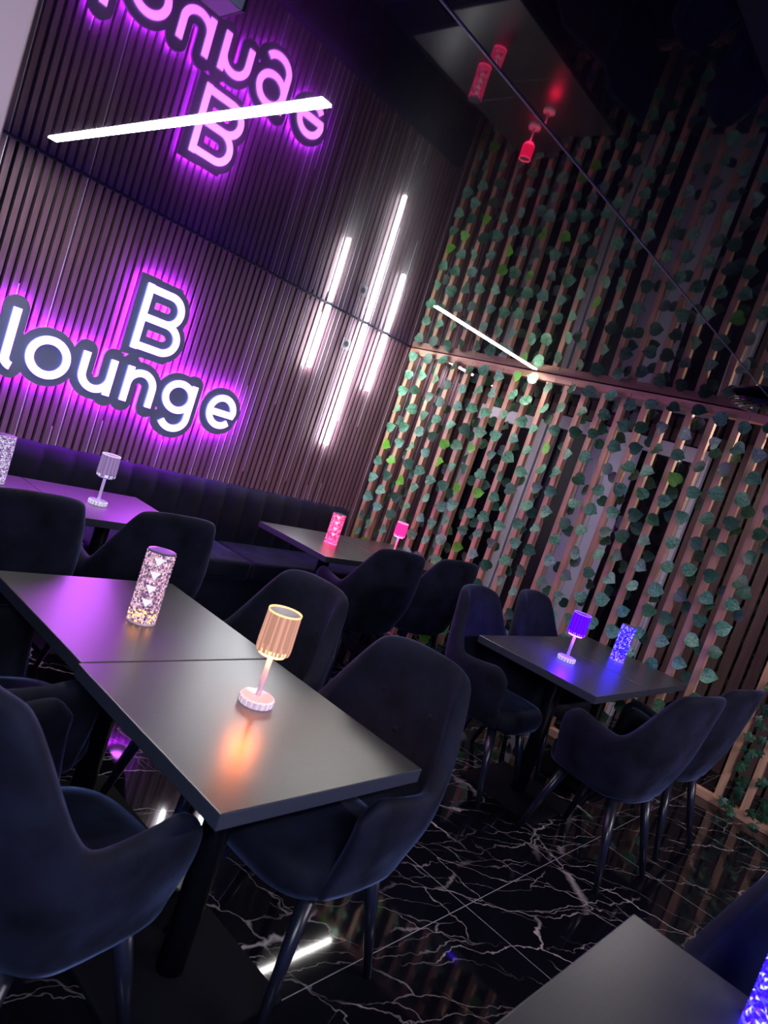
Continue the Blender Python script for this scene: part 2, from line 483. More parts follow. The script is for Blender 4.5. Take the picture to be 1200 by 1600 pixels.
# leaf garlands, each one strand with its stem and leaves
where = ['over the corner by the tallest wall tube', 'second strand out from the sign wall corner', 'third strand out from the sign wall corner',
 'just left of the glass column lamp with pink light', 'behind the pink glass column lamp', 'between the two pink table lamps', 'directly behind the small pink shade lamp',
 'first strand right of the small pink shade lamp', 'left of where the slanting ceiling bar meets the beam', 'just below the right tip of the slanting ceiling bar',
 'first strand right of the slanting ceiling bar', 'over the far chairs, left of the white corridor frame', 'in front of the left white corridor frame',
 'above the tall blue-lit chair', 'left of the door leaf with the toilet sign', 'across the pale door leaf with the toilet sign', 'right of the toilet sign, over the dark glass',
 'left of the wide white door post, above the blue column lamp', 'over the wide white door post', 'second from the open end of the slat partition', 'at the open end of the slat partition, nearest the viewer']
def garland(i, yy):
    r = random.Random(100 + i)
    zt = ceil_z(yy) - 0.03
    g = thing('leaf_garland', 'green leaf garland ' + where[i], 'garland', (W - 0.022, yy, 0), 0, 'artificial leaf garlands on the slat partition')
    # stem with slight sway
    bm = BM(); pts = []
    ph = r.random() * 6
    zlow = 0.14 if i % 3 else 0.3
    nst = 26
    for k in range(nst + 1):
        z = zt - (zt - zlow) * k / nst
        pts.append(Vector((-0.006 + 0.008 * math.sin(ph + z * 5), 0.012 * math.sin(ph * 2 + z * 3.3), z)))
    for a, c in zip(pts, pts[1:]): rod(bm, a, c, 0.0016, 0.0016, 5)
    for k in range(3, nst, 2):
        a = pts[k]; rod(bm, a, a + Vector((-0.01, r.choice((-1, 1)) * 0.03, 0.006)), 0.0009, 0.0009, 4)
    obj('stem', bm, M_VINE, g)
    bm = BM(); z = zt - 0.03 - r.random() * 0.06
    k = 0
    while z > zlow:
        sgn = 1 if r.random() < 0.30 else -1       # tip direction along the partition
        tip = (0, sgn * 1.0, r.uniform(-0.45, 0.75))
        nrm = (-1, r.uniform(-0.75, 0.55), r.uniform(-0.2, 0.55))
        size = r.uniform(0.080, 0.098)
        u = r.random()
        bright = 0.11 if i < 8 else 0.05
        mi = 2 if u < bright else (1 if u < 0.34 else 0)
        add_leaf(bm, (-0.022 + r.uniform(-0.010, 0.006), r.uniform(-0.022, 0.022), z), nrm, tip, size, mi=mi)
        # a second leaf turned to the back of the strand
        if r.random() < 0.62:
            add_leaf(bm, (0.085 + r.uniform(-0.01, 0.02), r.uniform(-0.05, 0.05), z - r.uniform(0.03, 0.09)),
                     (-1, r.uniform(-0.6, 0.6), r.uniform(-0.3, 0.3)), (0, r.choice((-1, 1)), r.uniform(-0.6, 0.4)), size * 0.95, mi=1)
        z -= r.uniform(0.135, 0.172)
        k += 1
    obj('leaves', bm, [M_LEAF, M_LEAFDK, M_LEAFBR], g)
for i, yy in enumerate(slat_y):
    garland(i, yy - 0.055 + rnd.uniform(-0.012, 0.012))

# second frame, set back, at the right edge of the view
X2 = 5.116
t = thing('slat_screen', 'lower right pine slat frame overgrown with ivy beyond the blue-lit table', 'partition', (X2, 0.45, 0))
bm = BM(); box(bm, -0.01, 0.05, -0.85, 0.60, 0.0, 0.055); obj('bottom_plate', bm, M_PINE_H, t, bevel=0.003)
bm = BM(); box(bm, -0.01, 0.05, -0.85, 0.60, 2.36, 2.43); obj('top_beam', bm, M_PINE_H, t, bevel=0.003)
for k in range(8):
    bm = BM(); yy = 0.42 - k * 0.165
    box(bm, 0, 0.045, yy - 0.022, yy + 0.022, 0.055, 2.36); obj('slat', bm, M_PINE, t, bevel=0.002)
def ivy_leaf(bm, c, nrm, tip, size):
    nrm = Vector(nrm).normalized(); tip = Vector(tip); tip = (tip - tip.dot(nrm) * nrm).normalized(); side = nrm.cross(tip)
    pts = [(0, 0), (0.2, -0.12), (0.5, 0.02), (0.3, 0.25), (0.55, 0.5), (0.22, 0.55), (0, 1.0), (-0.22, 0.55), (-0.55, 0.5), (-0.3, 0.25), (-0.5, 0.02), (-0.2, -0.12)]
    ctr = bm.verts.new(Vector(c) + size * (tip * 0.3 + nrm * 0.05))
    vs = [bm.verts.new(Vector(c) + size * (side * x + tip * y - nrm * 0.08 * abs(x))) for x, y in pts]
    for a in range(len(vs)):
        bm.faces.new((ctr, vs[a], vs[(a + 1) % len(vs)]))
for k, (yy, lab) in enumerate(((0.33, 'ivy strand on the set-back screen, nearest its left post'), (0.17, 'ivy strand on the set-back screen, second from its left post'), (0.01, 'ivy strand on the set-back screen, third from its left post'))):
    r = random.Random(900 + k)
    g = thing('ivy_strand', 'dark lobed ' + lab, 'garland', (X2 - 0.02, yy + 0.45, 0), 0, 'ivy strands on the set-back screen')
    bm = BM(); z = 2.3
    while z > 0.04:
        for _ in range(3):
            ivy_leaf(bm, (r.uniform(-0.03, 0.03), r.uniform(-0.05, 0.05), z + r.uniform(-0.04, 0.04)), (-1, r.uniform(-.6, .6), r.uniform(-.2, .6)), (0, r.uniform(-1, 1), -0.8), r.uniform(0.045, 0.07))
        z -= 0.075
    obj('leaves', bm, M_LEAFDK, g)
    bm = BM(); rod(bm, (0, 0, 2.36), (0.01, 0.01, 0.06), 0.002, 0.002, 5); obj('stem', bm, M_VINE, g)
# greenery outside, glimpsed through the corridor slats
r = random.Random(44)
bm = BM()
for _ in range(2600):
    y = r.uniform(-0.3, 2.0)
    ivy_leaf(bm, (r.uniform(CX + 0.25, CX + 0.6), y, r.uniform(0.1, 2.3)), (-1, r.uniform(-.7, .7), r.uniform(-.2, .8)), (0, r.uniform(-1, 1), r.uniform(-1, 0.5)), r.uniform(0.04, 0.08))
tag(obj('hedge', bm, leaf_mat('hedge leaf', (0.10, 0.22, 0.04), (0.35, 0.5, 0.16), None)), 'leafy green hedge glimpsed outside through the right-hand corridor slats', 'hedge', kind='stuff')

# ------------------------------------------------------------------ ceiling bars
M_DIMBAR = emit('dim corridor diffuser', (1.0, 0.92, 0.95), 20.0)
def ceiling_bar(x0, y0, x1, y1, width, label, protr=0.004, dm=None):
    cx, cy = (x0 + x1) / 2, (y0 + y1) / 2
    ln = math.hypot(x1 - x0, y1 - y0)
    t = thing('linear_ceiling_light', label, 'ceiling light', (cx, cy, 0), 0, 'white linear lights in the black ceiling')
    horizontal = abs(x1 - x0) > abs(y1 - y0)
    za, zb = ceil_z(y0) - 0.0, ceil_z(y1) - 0.0
    h = width / 2
    def pr(h, e, d0, d1):
        if horizontal:
            z0 = ceil_z(cy)
            b_ = BM(); box(b_, -ln / 2 - e, ln / 2 + e, -h, h, z0 - d1, z0 - d0); return b_
        b_ = BM()
        ya, yb = y0 - cy, y1 - cy
        if ya > yb: ya, yb = yb, ya
        z_a, z_b = ceil_z(ya + cy), ceil_z(yb + cy)
        hexa(b_, [(-h, ya - e, z_a - d1), (h, ya - e, z_a - d1), (h, yb + e, z_b - d1), (-h, yb + e, z_b - d1),
                  (-h, ya - e, z_a - d0), (h, ya - e, z_a - d0), (h, yb + e, z_b - d0), (-h, yb + e, z_b - d0)])
        return b_
    obj('housing', pr(h * 0.9, -0.004, -0.02, protr * 0.5), M_ALU, t)
    obj('diffuser', pr(h, 0.0, protr * 0.5, protr), dm or M_BAR, t)
    return t
ceiling_bar(1.30, 1.84, 1.30, 3.88, 0.042, 'long thick white ceiling bar in front of the upper sign reflection')
ceiling_bar(3.26, 2.92, 4.54, 2.92, 0.032, 'slanting white ceiling bar ending at the slat partition beam')
ceiling_bar(4.80, 4.05, 5.70, 4.05, 0.04, 'short white corridor ceiling bar seen through the slats under the beam', dm=M_DIMBAR)
ceiling_bar(4.84, 0.95, 4.84, 1.65, 0.12, 'added fill light over the corridor, hidden behind the partition beam', dm=M_DIMBAR)  # hidden light added to brighten the corridor door
M_COOLFILL = emit('cool fill diffuser', (0.72, 0.82, 1.0), 62.0)
ceiling_bar(-1.6, -0.9, 0.4, -0.9, 0.12, 'added unseen cool fill light behind the viewer', dm=M_COOLFILL)  # unseen light added to brighten the chairs and leaves
M_WIDEFILL = emit('wide fill diffuser', (0.96, 0.86, 1.0), 60.0)
ceiling_bar(2.2, -1.5, 4.2, -1.5, 0.12, 'added unseen fill light behind the bottom right table', dm=M_WIDEFILL)  # unseen light added to brighten the partition

# ------------------------------------------------------------------ wall tubes
for x, zb, lab in ((3.55, 1.885, 'left short vertical white light tube on the slat wall'),
                   (3.975, 1.355, 'longest vertical white light tube, middle of the three on the slat wall'),
                   (4.225, 1.89, 'right short vertical white light tube beside the leafy partition')):
    t = thing('wall_light_tube', lab, 'wall light', (x, D - 0.028, zb), 0, 'vertical light tubes on the slat wall')
    zt = ceil_z(D) - zb - 0.012
    bm = BM(); box(bm, -0.012, 0.012, -0.006, 0.0, 0, zt); obj('profile', bm, M_ALU, t)
    bm = BM(); box(bm, -0.0095, 0.0095, -0.046, -0.006, 0.003, zt - 0.003); obj('diffuser', bm, M_TUBE, t, bevel=0.004)
# small wall socket plate by the tubes
t = thing('wall_plate', 'small pale square plate on the slat wall left of the longest tube', 'plate', (3.86, D - 0.028, 2.17))
bm = BM(); box(bm, -0.04, 0.04, -0.010, 0.0, -0.04, 0.04); obj('plate', bm, mat('grey plastic', (0.35, 0.32, 0.38), 0.4), t, bevel=0.003)
bm = BM(); rod(bm, (0, -0.010, 0), (0, -0.014, 0), 0.022, 0.022, 20); obj('socket', bm, mat('dark socket', (0.03, 0.03, 0.04), 0.4), t)

# ------------------------------------------------------------------ sign
def arc(cx, cz, rx, rz, a0, a1, n=24):
    return [(cx + rx * math.cos(math.radians(a0 + (a1 - a0) * i / n)), cz + rz * math.sin(math.radians(a0 + (a1 - a0) * i / n))) for i in range(n + 1)]
def ribbon(bm, pts, wdt, y0, y1, caps=False):
    P = [Vector(p) for p in pts]
    h = wdt / 2; Lf = []; Rt = []
    for i, p in enumerate(P):
        a = P[i - 1] if i else None; c = P[i + 1] if i < len(P) - 1 else None
        if a is None and (P[0] - P[-1]).length < 1e-6: a = P[-2]
        if c is None and (P[0] - P[-1]).length < 1e-6: c = P[1]
        d1 = (p - a).normalized() if a else None; d2 = (c - p).normalized() if c else None
        d1 = d1 or d2; d2 = d2 or d1
        n1 = Vector((-d1.y, d1.x)); n2 = Vector((-d2.y, d2.x)); nn = (n1 + n2).normalized()
        k = min(1 / max(0.3, nn.dot(n1)), 1.6)
        Lf.append(p + nn * h * k); Rt.append(p - nn * h * k)
    def V(q, y): return bm.verts.new((q.x, y, q.y))
    for i in range(len(P) - 1):
        q = [Lf[i], Lf[i + 1], Rt[i + 1], Rt[i]]
        hexa(bm, [(a.x, y0, a.y) for a in q] + [(a.x, y1, a.y) for a in q])
    if caps:
        for e in (P[0], P[-1]):
            n = 20
            A = [V(e + h * Vector((math.cos(2 * PI * i / n), math.sin(2 * PI * i / n))), y0) for i in range(n)]
            B = [V(e + h * Vector((math.cos(2 * PI * i / n), math.sin(2 * PI * i / n))), y1) for i in range(n)]
            bm.faces.new(A); bm.faces.new(B[::-1])
            for i in range(n): bm.faces.new((A[i], B[i], B[(i + 1) % n], A[(i + 1) % n]))
sw = 0.044
B0, B1 = 1.604, 1.957
Bst = 2.146
letters = {
 'B': [[(Bst, B0 - 0.026), (Bst, B1 + 0.026)],
       [(Bst, B1), (2.300, B1)] + arc(2.300, B1 - 0.088, 0.088, 0.088, 90, -90)[1:] + [(Bst, B1 - 0.176)],
       [(Bst, B1 - 0.176), (2.315, B1 - 0.176)] + arc(2.315, B0 + 0.0885, 0.097, 0.0885, 90, -90)[1:] + [(Bst, B0)]],
 'l': [[(1.462, 1.575), (1.462, 1.31)] + arc(1.507, 1.305, 0.045, 0.045, 180, 262, 10)],
 'o': [arc(1.684, 1.365, 0.103, 0.099, 0, 360, 40)],
 'u': [[(1.888, 1.470), (1.888, 1.36)] + arc(1.975, 1.352, 0.087, 0.084, 180, 360, 24)[1:], [(2.062, 1.470), (2.062, 1.248)]],
 'n': [[(2.175, 1.470), (2.175, 1.248)], arc(2.262, 1.362, 0.087, 0.084, 180, 0, 24) + [(2.349, 1.248)]],
 'g': [arc(2.545, 1.372, 0.096, 0.088, 0, 360, 36), [(2.643, 1.470), (2.643, 1.26)] + arc(2.548, 1.245, 0.095, 0.085, 0, -148, 24)[1:]],
 'e': [[(2.800, 1.352), (2.985, 1.352)] + arc(2.895, 1.362, 0.097, 0.097, -2, 318, 40)[1:]],
}
t = thing('lounge_sign', 'illuminated white letter sign reading B over lounge with purple halo on slat wall', 'sign', (0, D - 0.028, 0))
def field_slab(offset, y0, y1, h=0.005):
    """one clean slab whose outline runs at a fixed offset round all the letter strokes"""
    gx = np.arange(1.30, 3.16, h); gz = np.arange(1.02, 2.10, h)
    X, Z = np.meshgrid(gx, gz, indexing='ij')
    F = np.full(X.shape, 9.0)
    for k, ss in letters.items():
        for st in ss:
            for p, q in zip(st, st[1:]):
                if k == 'B' and (abs(p[0] - q[0]) < 1e-6 or abs(p[1] - q[1]) < 1e-6):
                    dd = np.maximum(np.abs(X - (p[0] + q[0]) / 2) - abs(p[0] - q[0]) / 2, np.abs(Z - (p[1] + q[1]) / 2) - abs(p[1] - q[1]) / 2 + (sw / 2 if abs(p[0] - q[0]) < 1e-6 else 0))
                else:
                    dx, dz = q[0] - p[0], q[1] - p[1]; L2 = dx * dx + dz * dz
                    tt = np.clip(((X - p[0]) * dx + (Z - p[1]) * dz) / L2, 0, 1)
                    dd = np.hypot(X - p[0] - tt * dx, Z - p[1] - tt * dz)
                F = np.minimum(F, dd)
    for cx, cz in ((1.684, 1.365), (2.545, 1.372), (2.895, 1.362)):
        F = np.minimum(F, np.hypot(X - cx, Z - cz) - 0.06)
    F = F - offset
    bm = BM(); V = {}
    def vert(key, x, z):
        if key not in V: V[key] = (bm.verts.new((x, y0, z)), bm.verts.new((x, y1, z)))
        return V[key]
    ni, nj = F.shape
    for i in range(ni - 1):
        for j in range(nj - 1):
            cs = ((i, j), (i + 1, j), (i + 1, j + 1), (i, j + 1))
            f = [F[c] for c in cs]
            if min(f) >= 0: continue
            poly = []; edge = []
            for k in range(4):
                a_, b_ = cs[k], cs[(k + 1) % 4]; fa, fb = f[k], f[(k + 1) % 4]
                if fa < 0: poly.append(vert(a_, gx[a_[0]], gz[a_[1]]))
                if (fa < 0) != (fb < 0):
                    lo, hi = sorted((a_, b_)); fl, fh = F[lo], F[hi]; u = fl / (fl - fh)
                    vv_ = vert((lo, hi), gx[lo[0]] + u * (gx[hi[0]] - gx[lo[0]]), gz[lo[1]] + u * (gz[hi[1]] - gz[lo[1]]))
                    poly.append(vv_); edge.append(vv_)
            if len(poly) >= 3:
                bm.faces.new([q[0] for q in poly]); bm.faces.new([q[1] for q in reversed(poly)])
            if len(edge) == 2:
                e0, e1 = edge; bm.faces.new((e0[0], e1[0], e1[1], e0[1]))
    return bm
obj('backing_board', field_slab(sw / 2 + 0.046, -0.052, -0.034), M_BOARD, t)
obj('halo_light', field_slab(sw / 2 + 0.030, -0.026, -0.014, 0.008), M_HALO, t)
for k, ss in letters.items():
    bm = BM()
    for j, s in enumerate(ss): ribbon(bm, s, sw, -0.070 - 0.0004 * j, -0.0525, False)
    lt = obj('letter', bm, [M_LETTER, M_LSIDE], t)
    for pf in lt.data.polygons:
        if pf.normal.y > -0.5: pf.material_index = 1

# ------------------------------------------------------------------ banquette
bx0, bx1 = -1.4, 4.46
t = thing('banquette', 'long dark velvet banquette with channelled back under the sign', 'bench', ((bx0 + bx1) / 2, D - 0.03, 0))
mx = (bx0 + bx1) / 2
cw = 0.186
ncan = int((bx1 - bx0) / cw); cw = (bx1 - bx0) / ncan
bm = BM()
cols = []
for k in range(ncan * 8 + 1):
    x = bx0 - mx + k * cw / 8
    f = abs(math.sin(PI * k / 8)) ** 0.6
    prof = [(-0.09 - 0.030 * f, 0.44), (-0.10 - 0.035 * f, 0.60), (-0.085 - 0.030 * f, 0.78), (-0.065 - 0.020 * f, 0.855 ), (-0.035, 0.868 + 0.008 * f), (0.0, 0.866)]
    cols.append([bm.verts.new((x, y, z)) for y, z in prof])
for a, c in zip(cols, cols[1:]):
    for i in range(len(a) - 1): bm.faces.new((a[i], c[i], c[i + 1], a[i + 1]))
obj('backrest', bm, M_BANQ, t, True)
seg = [bx0 - mx, -2.1, -0.85, 0.42, 1.62, bx1 - mx]
for a, c in zip(seg, seg[1:]):
    bm = BM(); box(bm, a + 0.004, c - 0.004, -0.60, -0.10, 0.32, 0.46); obj('seat_cushion', bm, M_BANQ, t, True, bevel=0.03)
bm = BM(); box(bm, bx0 - mx, bx1 - mx, -0.56, -0.005, 0.0, 0.318); obj('plinth', bm, M_BANQ, t)

# ------------------------------------------------------------------ tables
def make_table(label, loc, rz=0, w_=0.655, d_=0.66):
    t = thing('square_table', label, 'table', loc, rz, 'black square dining tables')
    bm = BM(); box(bm, -w_ / 2, w_ / 2, -d_ / 2, d_ / 2, 0.712, 0.750, 0)
    for f in bm.faces:
        f.material_index = 0
    top = obj('tabletop', bm, [M_TABLE, M_TEDGE], t, bevel=0.0025)
    for p in top.data.polygons:
        if abs(p.normal.z) < 0.5: p.material_index = 1
    bm = BM(); lathe(bm, [(0.038, 0.015), (0.038, 0.70), (0.038, 0.704)], 24); obj('column', bm, M_BLACKMETAL, t, True)
    bm = BM(); box(bm, -0.14, 0.14, -0.14, 0.14, 0.703, 0.711); obj('mounting_plate', bm, M_BLACKMETAL, t)
    bm = BM(); box(bm, -0.225, 0.225, -0.225, 0.225, 0.0, 0.014); obj('base_plate', bm, M_BASE, t, bevel=0.002)
    return t
TA = make_table('near black square table holding the amber shade lamp', (1.240, 1.249, 0))
def table(label, x, y): return dup(TA, (x, y, 0), 0, label)
table('black square table holding the tall clear crystal column lamp, behind the amber lamp', 1.250, 1.914)
table('black square table with purple sheen holding the unlit clear shade lamp by the banquette', 1.872, 3.400)
table('black square table by the banquette at the left edge, partly hidden behind a chair', 1.213, 3.400)
def table_w(label, x, y, sx=1.0, sy=1.0):
    o = dup(TA, (x, y, 0), 0, label); o.scale = (sx, sy, 1); return o
table_w('black square table with the pink column lamp, corner jutting toward the banquette', 3.460, 3.315, 1.10, 1.07)
table_w('black square table with the small pink shade lamp next to the partition', 4.175, 3.315, 1.07, 1.07)
table_w('black square table holding the violet shade lamp', 3.510, 1.470, 1.05, 1.03)
table_w('black square table against the leafy partition holding the blue column lamp', 4.194, 1.470, 1.02, 1.03)
table('black square table corner at the bottom right holding a bright blue lamp', 1.283, 0.005)

# ------------------------------------------------------------------ chairs
def se(v, e): return math.copysign(abs(v) ** e, v)
def sstep(a, b, x):
    x = min(1, max(0, (x - a) / (b - a))); return x * x * (3 - 2 * x)
AMAX = math.radians(122)
def rim_h(a):
    d = abs(math.degrees(a))
    h = 0.960 - 0.030 * min(1, d / 46) ** 2
    h -= (0.930 - 0.665) * sstep(40, 80, d)
    h += 0.02 * sstep(82, 104, d)
    h -= 0.050 * sstep(110, 122, d)
    return h
def shell_pt(a, z, inset=0.0):
    hx, hy = 0.285, 0.220
    s = 0.82 + 0.18 * sstep(0.36, 0.60, z)            # bucket tapers in below the arms
    x = (hx - inset) * se(math.sin(a), 0.64) * s
    y = -(hy - inset) * se(math.cos(a), 0.64) * (s if math.cos(a) > 0 else 1.40 * (0.90 + 0.10 * s))
    k = max(0, z - 0.45)
    y -= 0.19 * k * max(0, math.cos(a)) ** 0.6
    x *= 1 - 0.15 * sstep(0.66, 0.95, z)
    return Vector((x, y, z))
def make_chair(label):
    t = thing('tub_chair', label, 'chair', (0, 0, 0), 0, 'black velvet tub chairs')
    bm = BM(); na = 40; rows = []
    for i in range(na + 1):
        a = -AMAX + 2 * AMAX * i / na
        h = rim_h(a); th = 0.050
        row = []
        for k in range(8):
            z = 0.375 + (h - 0.02 - 0.375) * k / 7
            row.append(shell_pt(a, z))
        row.append(shell_pt(a, h, th * 0.18)); row.append(shell_pt(a, h + 0.006, th * 0.5)); row.append(shell_pt(a, h, th * 0.82))
        for k in range(7):
            z = h - 0.02 - (h - 0.02 - 0.43) * k / 6
            row.append(shell_pt(a, z, th))
        rows.append([bm.verts.new(p) for p in row])
    for a, c in zip(rows, rows[1:]):
        for k in range(len(a) - 1): bm.faces.new((a[k], a[k + 1], c[k + 1], c[k]))
    for rw in (rows[0], rows[-1]):
        n = len(rw)
        for k in range(n // 2 - 1):
            q = [rw[k], rw[k + 1], rw[n - 2 - k], rw[n - 1 - k]]
            if len(set(q)) == 4: bm.faces.new(q)
        if n % 2: pass
    # floor of the bucket
    ctr = bm.verts.new((0, 0.03, 0.37))
    for a, c in zip(rows, rows[1:]): bm.faces.new((ctr, a[0], c[0]))
    sh = obj('backrest', bm, M_VELVET, t, True, sub=1)
    # seat cushion
    bm = BM(); n = 40; rings = []
    for (sc, z) in ((0.80, 0.372), (0.95, 0.385), (1.0, 0.42), (0.985, 0.455), (0.93, 0.475), (0.70, 0.486), (0.35, 0.490)):
        ring = []
        for i in range(n):
            a = 2 * PI * i / n
            x = 0.222 * se(math.cos(a), 0.62) * sc; y = 0.045 + 0.225 * se(math.sin(a), 0.62) * sc
            if y > 0: y *= 1.04
            ring.append(bm.verts.new((x, y, z)))
        rings.append(ring)
    for a, c in zip(rings, rings[1:]):
        for i in range(n): bm.faces.new((a[i], a[(i + 1) % n], c[(i + 1) % n], c[i]))
    bm.faces.new(rings[0][::-1]); bm.faces.new(rings[-1])
    obj('seat', bm, M_VELVET, t, True)
    for sx in (-1, 1):
        for (y0, y1) in ((0.15, 0.245), (-0.11, -0.21)):
            bm = BM(); rod(bm, (sx * 0.15, y0, 0.38), (sx * 0.205, y1, 0.0), 0.025, 0.012, 16)
            obj('leg', bm, M_LEG, t, True)
    for bx, bz in ((-0.10, 0.79), (0.10, 0.79), (0.0, 0.70), (-0.10, 0.61), (0.10, 0.61)):
        a = math.asin(min(1, abs(bx) / 0.225) ** (1 / 0.64)) * (1 if bx > 0 else -1)
        p = shell_pt(a, bz, 0.046)
        bm = BM(); bmesh.ops.create_uvsphere(bm, u_segments=14, v_segments=8, radius=0.014)
        for v_ in bm.verts: v_.co = Vector((v_.co.x, v_.co.y * 0.5, v_.co.z)) + Vector((bx, p.y, bz))
        obj('button', bm, M_VELVET, t, True)
    return t
CH = make_chair('black velvet tub chair nearest right of the amber lamp, buttoned back facing the viewer')
def place(o, x, y, deg): o.location = (x, y, 0); o.rotation_euler = (0, 0, math.radians(deg))
def chair(x, y, deg, label): return dup(CH, (x, y, 0), math.radians(deg), label)
# local front is +y ; facing -x = 90 deg, facing +x = -90, facing -y = 180
place(CH, 1.55, 1.17, 92)
chair(1.63, 1.80, 90, 'black velvet tub chair behind the amber lamp shade, right side of the long table')
chair(0.755, 1.25, -82, 'large dark blue-lit tub chair in the bottom left foreground, seen from behind')
chair(0.84, 1.86, -92, 'black tub chair in the left foreground half hidden by the nearest chair, far side')
chair(1.13, 2.80, 0, 'black tub chair seen from behind at the left edge beside the purple-sheened table')
chair(1.75, 2.80, -4, 'black tub chair seen from behind, just above the crystal column lamp')
chair(3.35, 2.80, -12, 'black tub chair in front of the pink-lit table, left of the two')
chair(3.95, 2.80, -8, 'black tub chair in front of the pink-lit table, right of the two')
chair(3.28, 1.70, 182, 'tall tub chair with violet-lit front at the left far side of the blue-lit table')
chair(3.97, 1.74, 180, 'tub chair with violet-lit front directly behind the violet shade lamp')
chair(3.33, 0.99, -8, 'dark tub chair seen side-on in front of the blue-lit table, armrest toward the viewer')
chair(4.02, 0.98, -6, 'dark tub chair beyond the side-on one, against the leafy partition')
chair(1.57, -0.02, 88, 'blue-lit tub chair back at the right edge behind the bottom right table')

# ------------------------------------------------------------------ table lamps
M_CLEAR = mat('clear acrylic', (0.80, 0.80, 0.86), 0.06, trans=0.85, ior=1.45)
def lit(name, base, em, s):
    mm = mat(name, base, 0.12, emis=em, es=s); return mm
def shade_lamp(label, x, y, col, hot, s, stem_col, sc=1.0, under=None):
    t = thing('shade_table_lamp', label, 'table lamp', (x, y, 0.7505), 0, 'small ribbed acrylic shade lamps on the tables')
    body = mat('clear acrylic ' + str(round(x, 2)), (0.62, 0.60, 0.68), 0.10, trans=0.5, emis=stem_col, es=0.35)
    ridge = mat('acrylic ridge ' + str(round(x, 2)), (0.75, 0.74, 0.80), 0.15, emis=tuple(0.4 + 0.6 * c for c in stem_col), es=0.42)  # lamp glow and ridge highlights put into the emission
    bm = BM(); lathe(bm, [(0.046, 0.0), (0.048, 0.003), (0.048, 0.018), (0.045, 0.022), (0.012, 0.024)], 72, ripple=0.0010, k=1)
    for fi, f in enumerate(bm.faces):
        f.material_index = 1 if ((fi // 2) % 2 and fi < 72 * 3) else 0
        if 72 * 2 <= fi < 72 * 3: f.material_index = 1
    obj('base', bm, [body, ridge], t)
    bm = BM(); lathe(bm, [(0.0085, 0.024), (0.0075, 0.06), (0.0075, 0.155)], 12); obj('stem', bm, body, t, True)
    # ribbed shade, bright and dim ribs put into the emission
    mats = [lit('%s rib a %.2f' % (label[:6], x), tuple(c * 0.5 for c in col), col, s),
            lit('%s rib b %.2f' % (label[:6], x), tuple(c * 0.5 for c in col), tuple(c * 0.62 for c in col), s),
            lit('%s hot %.2f' % (label[:6], x), (0.6, 0.6, 0.6), hot, s * 1.25)]
    bm = BM(); n = 64
    zs = [0.147, 0.152, 0.165, 0.178, 0.262, 0.268]
    rs = [0.030, 0.0455, 0.0472, 0.0472, 0.0452, 0.0458]
    R = []
    for zi, (z, r_) in enumerate(zip(zs, rs)):
        R.append([bm.verts.new(((r_ + 0.0012 * (i % 2)) * math.cos(2 * PI * i / n), (r_ + 0.0012 * (i % 2)) * math.sin(2 * PI * i / n), z)) for i in range(n)])
    rr_ = random.Random(int(x * 100))
    for k, (a, c) in enumerate(zip(R, R[1:])):
        for i in range(n):
            f = bm.faces.new((a[i], a[(i + 1) % n], c[(i + 1) % n], c[i]))
            f.material_index = (i // 2) % 2 if rr_.random() < 0.85 else 1
            if k <= 1 and rr_.random() < 0.40: f.material_index = 2
            if k == 4: f.material_index = 2
    bm.faces.new(R[0][::-1]).material_index = 1
    obj('lamp_shade', bm, mats, t)
    bm = BM(); lathe(bm, [(0.0425, 0.2640), (0.030, 0.2655), (0.008, 0.2655)], 40); obj('top_disc', bm, mat('frosted lamp top %.2f' % x, (0.16, 0.18, 0.26), 0.45, emis=tuple(0.3 * c for c in col), es=0.3), t)
    if under:
        bm = BM(); lathe(bm, [(0.0095, 0.1440), (0.036, 0.1440), (0.036, 0.1455)], 32, cap=False); obj('added_glow_ring', bm, emit('added glow ring %.2f' % x, under[:3], under[3]), t)  # glowing ring added under the shade to throw colour onto the table
    t.scale = (sc, sc, sc)
    return t
